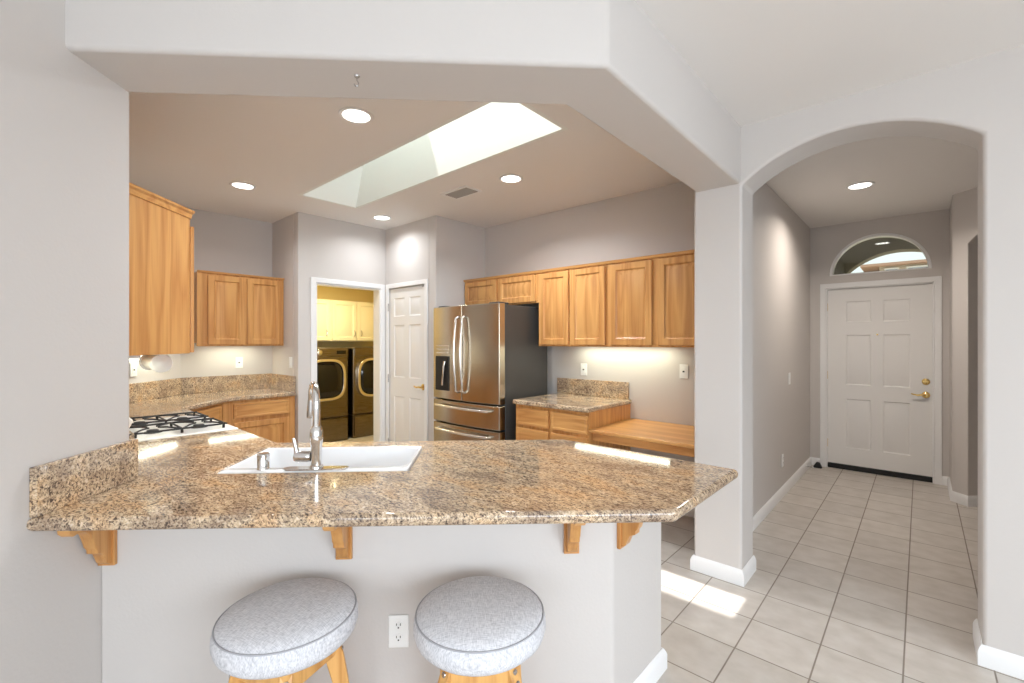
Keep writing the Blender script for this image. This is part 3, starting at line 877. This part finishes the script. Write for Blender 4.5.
h = MB().lathe([(0, -.02), (.02, -.02), (.022, -.03), (.022, -.075), (.018, -.085), (0, -.085)], (0, 0, .052), 'x', 18).build('handle', 'chrome', r)
MB().tube([(-.076, 0, .056), (-.080, -.002, .085), (-.086, -.004, .115), (-.088, -.005, .128)], [.012, .009, .008, .006], 10).build('lever', 'chrome', h)
r = bar('soap_dispenser', 'stubby chrome cylinder on the sink deck left of the faucet', 'soap dispenser', -.905, 1.893, .914)
MB().lathe([(0, 0), (.024, 0), (.024, .004), (.0225, .006), (.0225, .052), (0, .052)]).build('collar', 'chrome', r)
MB().lathe([(.0, .0525), (.0235, .0525), (.0235, .060), (.020, .064), (0, .065)]).build('cap', 'nickel', r)

# ---------------------------------------------------------------- range
r = thing('range', 'white freestanding gas range with black grates', 'range', (-3.021, .90, 0), 180)   # local x runs west, -y faces north
RW = .76
MB().box(0, RW, 0, .58, .08, .895).build('body', 'whiteenamel', r, bevel=.004)
MB().box(.03, RW - .03, .05, .56, 0, .08).build('plinth', 'black', r, smooth=False)
MB().box(-.002, RW + .002, -.03, .545, .895, .918).build('cooktop', 'whiteenamel', r, bevel=.008, segs=3)
MB().prism([(.588, .9), (.588, 1.135), (.55, 1.135), (.53, 1.11), (.455, 1.02), (.475, .98), (.535, .915)][::-1], 0, RW, 'x').build('backguard', 'whiteenamel', r, bevel=.006, segs=3)
od = MB().slab(.01, RW - .01, .24, .78, -.03, .03, [(.12, RW - .12, .36, .66)], [(.006, .004)]).build('oven_door', 'whiteenamel', r, bevel=.005)
MB().tube([(.06, -.03, .73), (.06, -.07, .735), (RW - .06, -.07, .735), (RW - .06, -.03, .73)], .011, 10).build('handle', 'whiteenamel', od)
MB().box(.13, RW - .13, -.028, -.024, .37, .65).build('oven_window', 'doorglass', od, smooth=False)
MB().box(.01, RW - .01, -.025, 0, .09, .225).build('storage_drawer', 'whiteenamel', r, bevel=.005)
for k in range(5):
    kn = MB().lathe([(0, 0), (.024, 0), (.022, .012), (.014, .016), (.013, .03), (0, .03)], (.10 + k * .14, 0, .84), '-y', 18).build('knob', 'black', r)
for gx in (.19, .57):
    for gy in (.125, .345):
        bb = MB().lathe([(0, .918), (.045, .918), (.04, .924), (.028, .925), (.028, .932), (.024, .935), (0, .935)], (gx, gy, 0), seg=22).build('burner', 'iron', r)
    g = MB()
    x0, x1, y0, y1 = gx - .135, gx + .135, .02, .45
    zt = .943
    g.tube([(x0 + .02, y0, zt), (x1 - .02, y0, zt), (x1, y0 + .02, zt), (x1, y1 - .02, zt), (x1 - .02, y1, zt), (x0 + .02, y1, zt), (x0, y1 - .02, zt), (x0, y0 + .02, zt)], 0.005, 8, closed=True)
    g.tube([(x0, .235, zt), (x1, .235, zt)], 0.005, 8)
    for gy in (.125, .345):
        for a in range(4):
            t = PI / 4 + a * PI / 2
            ex = gx + (.135 if math.cos(t) > 0 else -.135)
            ey = gy + (.11 if math.sin(t) > 0 else -.11)
            g.tube([(gx + .03 * math.cos(t), gy + .03 * math.sin(t), zt + .006), (gx + .08 * math.cos(t), gy + .08 * math.sin(t), zt + .006), (ex, ey, zt)], .0048, 8)
    for px_ in (x0 + .01, x1 - .01):
        for py_ in (y0 + .01, .235, y1 - .01):
            g.tube([(px_, py_, .916), (px_, py_, zt)], .007, 8)
    g.build('grate', 'iron', r)

# ---------------------------------------------------------------- refrigerator
FW = .93
r = thing('refrigerator', 'tall stainless french door refrigerator with dark grey sides', 'refrigerator', (-3.715, 2.905, 0), 0)
tag(MB().box(.004, FW - .004, .115, .74, .03, 1.765).build('body', 'darkgrey', r, bevel=.006), 'dark grey cabinet')
MB().box(.03, FW - .03, .14, .7, 0, .03).build('plinth', 'black', r, smooth=False)
def bulge(x): return .03 - .03 * (1 - ((x - FW / 2) / (FW / 2)) ** 2)
def fdoor(name, x0, x1, z0, z1, mat='steel'):
    n = 10
    pl = [(x1, .108), (x0, .108)] + [(x0 + (x1 - x0) * k / n, bulge(x0 + (x1 - x0) * k / n)) for k in range(n + 1)]
    return MB().prism(pl, z0, z1).build(name, mat, r, bevel=.008, segs=3, angle=30)
HX = FW / 2
dl = fdoor('door', 0, HX - .003, .862, 1.775)
dr_ = fdoor('door', HX + .003, FW, .862, 1.775)
fr1 = fdoor('drawer', 0, FW, .632, .848)
fr2 = fdoor('drawer', 0, FW, .06, .618)
for d, x in ((dl, HX - .045), (dr_, HX + .045)):
    h = MB().tube([(x, bulge(x) - .005, .945), (x, bulge(x) - .035, .96)] + [(x + (-.02 if x < HX else .02) * math.sin(PI * k / 12) * 0, bulge(x) - .035 - .028 * math.sin(PI * k / 12), .96 + .69 * k / 12) for k in range(1, 12)] + [(x, bulge(x) - .035, 1.65), (x, bulge(x) - .005, 1.665)], .0125, 12).build('handle', 'handle', d)
for d, z in ((fr1, .80), (fr2, .565)):
    MB().tube([(.10, bulge(.1) - .0, z)] + [(.10 + .73 * k / 12, bulge(.10 + .73 * k / 12) - .04 - .012 * math.sin(PI * k / 12), z) for k in range(0, 13)] + [(.83, bulge(.83), z)], .012, 12).build('handle', 'handle', d)
dp = MB().box(.075, .275, -.004, .03, .945, 1.285).build('dispenser', 'black', dl, bevel=.004)
# the recess: dark box with its own paddle and control marks above
MB().tube([(.225, -.008, 1.235), (.222, -.018, 1.19), (.205, -.016, 1.08), (.19, -.01, 1.0)], [.014, .012, .011, .012], 10).build('paddle', 'handle', dl)
for k in range(3):
    MB().box(.085, .265, -.0005, .02, 1.315 + k * .035, 1.324 + k * .035).build('control_strip', 'handle', dl, smooth=False)
for x in (.10, FW - .10):
    MB().box(x - .06, x + .06, .06, .2, 1.765, 1.79).build('hinge_cover', 'darkgrey', r, bevel=.006)

# ---------------------------------------------------------------- laundry machines
def machine(name, label, loc, dispenser):
    r = thing(name, label, 'laundry machine', loc, 90, 'laundry pair on pedestals')
    w = .686
    MB().box(0, w, .02, .76, .345, 1.345).build('body', 'graphite', r, bevel=.018, segs=3)
    p = MB().box(0, w, .02, .76, .0, .335).build('pedestal', 'graphite', r, bevel=.012)
    MB().box(.02, w - .02, 0, .02, .03, .32).build('drawer', 'graphite', p, bevel=.008)
    cp = MB().box(.01, w - .01, -.006, .03, 1.215, 1.335).build('control_panel', 'graphite', r, bevel=.012)
    MB().lathe([(0, 0), (.04, 0), (.038, .02), (.03, .026), (0, .026)], (w / 2 + dispenser, -.004, 1.275), '-y', 24).build('knob', 'handle', cp)
    MB().box(w - .19, w - .05, -.010, 0, 1.25, 1.30).build('display', 'doorglass', cp, bevel=.004)
    def sup(a, b, n=48, e=3.2):
        out = []
        for k in range(n):
            t = 2 * PI * k / n
            c, s_ = math.cos(t), math.sin(t)
            out.append((w / 2 + a * math.copysign(abs(c) ** (2 / e), c), .89 + b * math.copysign(abs(s_) ** (2 / e), s_)))
        return out
    ring = MB().plate(sup(.285, .295), [sup(.245, .255)], -.03, .03, 'y').build('door', 'handle', r, bevel=.008, segs=3)
    g = MB()
    lo = [(sup(.246, .256), -.01), (sup(.2, .21), -.045), (sup(.12, .13), -.055)]
    prev = None
    for lp, y in lo:
        cur = [g.bm.verts.new((x, y, z)) for x, z in lp]
        if prev:
            for k in range(len(cur)):
                g.bm.faces.new((prev[k], prev[(k + 1) % len(cur)], cur[(k + 1) % len(cur)], cur[k]))
        prev = cur
    g.bm.faces.new(prev)
    tag(g.build('door_window', 'doorglass', ring), 'dark bulging glass')
    return r
machine('washing_machine', 'bronze front-loading washer at the left of the laundry pair', (-6.2, 2.665, 0), -.10)
machine('tumble_dryer', 'bronze front-loading dryer at the right of the laundry pair', (-6.2, 3.425, 0), .05)
cabinet('wall_cabinet', 'cream laundry cabinet over the washer, one door showing', 'cabinet', (-6.72, 2.40), 90, .935, .32, 1.43, 2.07, [(.02, .505, 1.445, 2.055), (.525, .925, 1.445, 2.055)], mat='cream', handles=[(.855, 1.56), (.44, 1.56)], group='cream laundry cabinets')
cabinet('wall_cabinet', 'cream laundry cabinet with paired doors over the dryer', 'cabinet', (-6.72, 3.337), 90, .85, .32, 1.43, 2.07, [(.012, .416, 1.445, 2.055), (.426, .835, 1.445, 2.055)], mat='cream', handles=[(.378, 1.56), (.495, 1.56)], group='cream laundry cabinets')
r = thing('ceiling_lamp', 'round yellow dome lamp on the laundry ceiling', 'lamp', (-5.8, 3.0, 2.5))
MB().lathe([(0, 0), (.16, 0), (.16, -.02), (0, -.02)]).build('base', 'trim', r)
MB().lathe([(.15, -.02), (.14, -.05), (.09, -.075), (0, -.085)]).build('shade', 'yellowlamp', r)
area('laundry_light', (0, 0, -.1), (0, 0, -1), .3, .3, 38, (1, .84, .5), 'DISK', r)

# ---------------------------------------------------------------- lights in the ceiling
def downlight(x, y, z, label, power, first=[None]):
    if first[0] is None:
        r = thing('recessed_light', label, 'ceiling light', (x, y, z), 0, 'recessed ceiling lights')
        MB().lathe([(.077, -.001), (.098, -.001), (.1, -.004), (.096, -.008), (.081, -.008), (.077, -.005), (.077, -.001)], seg=36).build('trim_ring', 'trim', r)
        MB().lathe([(0, -.002), (.078, -.002), (.078, -.005), (0, -.006)], seg=36).build('lens', 'lamp', r)
        first[0] = r
    else:
        r = copy_tree(first[0])
        r.location = (x, y, z)
        r['label'] = label
    return r
DL = [(-2.46, 1.375, ZK, 'large recessed light nearest the header, over the sink'), (-4.28, 1.35, ZK, 'recessed light over the far left kitchen corner'), (-4.28, 2.69, ZK, 'recessed light in front of the laundry and pantry doors'), (-2.476, 2.747, ZK, 'recessed light beside the ceiling vent, before the oak uppers'), (-.378, 4.81, ZH, 'recessed light in the entry hall ceiling')]
for k, (x, y, z, lab) in enumerate(DL):
    downlight(x, y, z, lab, 0)
for k, (x, y, z, lab) in enumerate(DL):
    area('downlight', (x, y, z - .012), (0, 0, -1), .12, .12, DOWN_POWER[k], HALL_WARM if k == 4 else WARM, 'DISK', None, 2.6)

# vent
r = thing('ceiling_vent', 'grey louvred supply vent beside the skylight well', 'vent', (-3.035, 2.705, ZK), 0)
MB().plate(rect(.17, .095, .004), [rect(.145, .07, .003)], -.008, 0).build('frame', 'trim', r, bevel=.002)
for k in range(6):
    y = -.062 + k * .0235
    s_ = MB(); s_.prism([(y, -.001), (y + .012, -.012), (y + .0135, -.0105), (y + .0015, 0)], -.145, .145, 'x'); s_.build('slat', 'ventgrey', r, smooth=False)
tag(MB().box(-.145, .145, -.07, .07, -.0006, -.0001).build('duct_face', 'slot', r, smooth=False), 'dark duct behind the slats')
# small hook on the header
x, y = uv(-.456, 1.62)
r = thing('ceiling_hook', 'tiny metal hook screwed into the header underside', 'hook', (x, y, ZS), 40)
MB().lathe([(0, 0), (.010, 0), (.008, -.004), (0, -.004)], seg=14).build('base', 'nickel', r)
MB().tube([(0, 0, -.003), (0, 0, -.016), (.006, 0, -.026), (.003, 0, -.036), (-.006, 0, -.036), (-.010, 0, -.028)], .002, 8).build('hook_wire', 'nickel', r)

# under cabinet lights
def strip(loc, deg, ln, label, power):
    r = thing('under_cabinet_light', label, 'under-cabinet light', loc, deg, 'under-cabinet light strips')
    MB().box(-ln / 2, ln / 2, -.035, .035, -.018, 0).build('housing', 'plastic', r, bevel=.003)
    MB().box(-ln / 2 + .02, ln / 2 - .02, -.026, .026, -.026, -.017).build('diffuser', 'tube', r, bevel=.003)
    area('strip_light', (0, 0, -.03), (0, 0, -1), ln - .04, .05, power, (.97, 1, .78), parent=r)
strip((-1.98, 3.62, ZB + .031), 0, .95, 'light strip under the oak uppers over the desk wall', 3.0)
strip((-5.24, 1.58, ZB + .031), 90, .5, 'light strip under the far corner oak cabinet', 1.5)
strip((-2.99, SN + .09, ZB - .021), 180, .36, 'light strip under the cabinet with the angled end panel', .7)
strip((-5.0, .90, ZB), 135, .5, 'light strip under the hidden corner cabinet', 1.5)

# paper towel roll in its holder under the nearest cabinet
r = thing('paper_towel_holder', 'white paper towel roll hung under the nearest oak cabinet', 'paper towel holder', (-3.02, .56, 1.365), 0)
for x in (0, -.29):
    d = MB().lathe([(0, -.006), (.046, -.006), (.050, 0), (.046, .006), (.027, .009), (.018, .016), (0, .016)], (x, 0, -.052), 'x', 32).build('end_disc', 'plastic', r)
MB().box(-.30, .01, -.015, .015, -.012, 0).build('bracket', 'plastic', r, bevel=.003)
MB().lathe([(.018, -.28), (.042, -.28), (.042, -.008), (.018, -.008)], (0, 0, -.052), 'x', 32).build('paper_roll', 'paper', r)

# ---------------------------------------------------------------- outlets and switches (local -y faces the room)
def wall_plate(name, label, cat, loc, deg, kind):
    r = thing(name, label, cat, loc, deg, 'white electrical plates')
    MB().box(-.036, .036, -.006, 0, -.058, .058).build('plate', 'plastic', r, bevel=.003)
    if kind == 'outlet':
        for dz in (-.022, .022):
            s_ = MB().prism([(.017 * math.cos(t), dz + .0155 * math.sin(t)) for t in [2 * PI * k / 20 for k in range(20)]], -.0085, -.005, 'y').build('socket', 'plastic', r)
            MB().box(-.008, -.0055, -.0092, -.008, dz + .001, dz + .009).build('slot', 'slot', s_, smooth=False)
            MB().box(.0055, .008, -.0092, -.008, dz + .001, dz + .009).build('slot', 'slot', s_, smooth=False)
            MB().box(-.0025, .0025, -.0092, -.008, dz - .009, dz - .004).build('slot', 'slot', s_, smooth=False)
    elif kind == 'gfci':
        s_ = MB().box(-.017, .017, -.009, -.005, -.034, .034).build('socket', 'plastic', r, bevel=.002)
        MB().box(-.008, .008, -.0105, -.0088, -.006, .006).build('test_button', 'slot', s_, smooth=False)
    else:
        MB().box(-.016, .016, -.010, -.005, -.033, .033).build('rocker', 'plastic', r, bevel=.003)
    return r
ou = uv(-.316, 1.647)
wall_plate('electrical_outlet', 'white duplex outlet on the half wall between the stools', 'outlet', (ou[0], ou[1], .396), 45, 'outlet')
wall_plate('electrical_outlet', 'white outlet under the far corner oak cabinet', 'outlet', (-5.399, 1.665, 1.206), 90, 'gfci')
wall_plate('light_switch', 'white switch on the short return wall by the laundry doorway', 'switch', (-4.90, 1.999, 1.21), 0, 'switch')
wall_plate('electrical_outlet', 'white outlet on the wall above the small granite top', 'outlet', (-2.423, 3.744, 1.159), 0, 'gfci')
wall_plate('electrical_outlet', 'white outlet on the wall above the desk near the pillar', 'outlet', (-1.452, 3.744, 1.182), 0, 'gfci')
wall_plate('light_switch', 'white switch midway up the left hall wall', 'switch', (-.952, 5.108, 1.069), 90, 'switch')
wall_plate('electrical_outlet', 'white outlet low on the left hall wall', 'outlet', (-.952, 4.806, .328), 90, 'outlet')
wall_plate('electrical_outlet', 'white outlet behind the hanging paper towel roll', 'outlet', (-4.98, .729, 1.19), 135, 'gfci')

# door stops in the hall
r = thing('door_stop', 'spring door stop on the hall baseboard near the front door', 'door stop', (-.937, 5.88, .06), 0)
MB().lathe([(0, 0), (.012, 0), (.010, .008), (.006, .010), (0, .010)], axis='x', seg=14).build('base', 'trim', r)
MB().tube([(.01 + .05 * k / 60, .005 * math.cos(k * .9), .005 * math.sin(k * .9)) for k in range(61)], .0012, 6).build('spring', 'nickel', r)
MB().lathe([(0, .06), (.008, .06), (.008, .073), (0, .075)], axis='x', seg=14).build('tip', 'plastic', r)
r = tag(MB().prism([(-.045, 0), (.045, 0), (.02, .055), (-.01, .06)], -.03, .03, 'y').build('door_wedge', 'rubber', bevel=.004), 'black rubber wedge on the floor in the corner by the front door', 'door wedge')
r.location = (-.87, 6.16, 0)

# ---------------------------------------------------------------- stools
def make_stool(label):
    r = thing('bar_stool', label, 'stool', (0, 0, 0), 0, 'round bar stools')
    R = .195
    prof = [(0, .646), (.06, .645), (.12, .640), (.165, .630), (.186, .618), (.193, .610), (.199, .593), (.2, .574), (.194, .554), (.182, .541), (.168, .535), (0, .535)]
    cu = MB().lathe(prof, seg=56).build('cushion', 'fabric', r, angle=80)
    MB().tube([(.1925 * math.cos(t), .1925 * math.sin(t), .612) for t in [2 * PI * k / 56 for k in range(56)]], 0.0026, 8, closed=True).build('piping', 'piping', cu)
    MB().lathe([(0, .515), (.12, .515), (.12, .536), (0, .536)], seg=36).build('swivel_plate', 'black', r)
    ap = MB()
    ap.plate(rect(.105, .105, .02), [rect(.08, .08, .01)], .455, .52)
    ap.build('apron', 'pinev', r, bevel=.004)
    for k in range(4):
        a = PI / 4 + k * PI / 2
        pr = []
        path = [(.098, .535), (.126, .46), (.148, .36), (.162, .25), (.178, .12), (.2, 0)]
        wid = [.05, .056, .046, .038, .034, .034]
        l = [(x - w * .5, z) for (x, z), w in zip(path, wid)]
        q = [(x + w * .5, z) for (x, z), w in zip(path, wid)]
        b = MB().prism(l + q[::-1], -.018, .018, 'y')
        lg = b.build('leg', 'pinev', r, bevel=.004)
        lg.rotation_euler = (0, 0, a)
        for dz in (.49, .462):
            bt = MB().lathe([(0, 0), (.008, 0), (.007, .003), (0, .004)], (.142 if dz > .48 else .152, 0, dz), 'x', 12).build('bolt', 'nickel', lg)
        nx = a + PI / 2
        p1 = Vector((.167 * math.cos(a), .167 * math.sin(a), .2)); p2 = Vector((.167 * math.cos(nx), .167 * math.sin(nx), .2))
        MB().bar(p1, p2, .02, .03).build('foot_rail', 'pinev', r, bevel=.003)
    return r
st = make_stool('round grey upholstered stool at the left, near the left wall')
st.location = (*uv(-.600, 1.412), 0)
st.rotation_euler = (0, 0, math.radians(20))
st2 = copy_tree(st)
st2.location = (*uv(-.022, 1.392), 0)
st2.rotation_euler = (0, 0, math.radians(45))
st2['label'] = 'round grey upholstered stool right of the wall outlet'
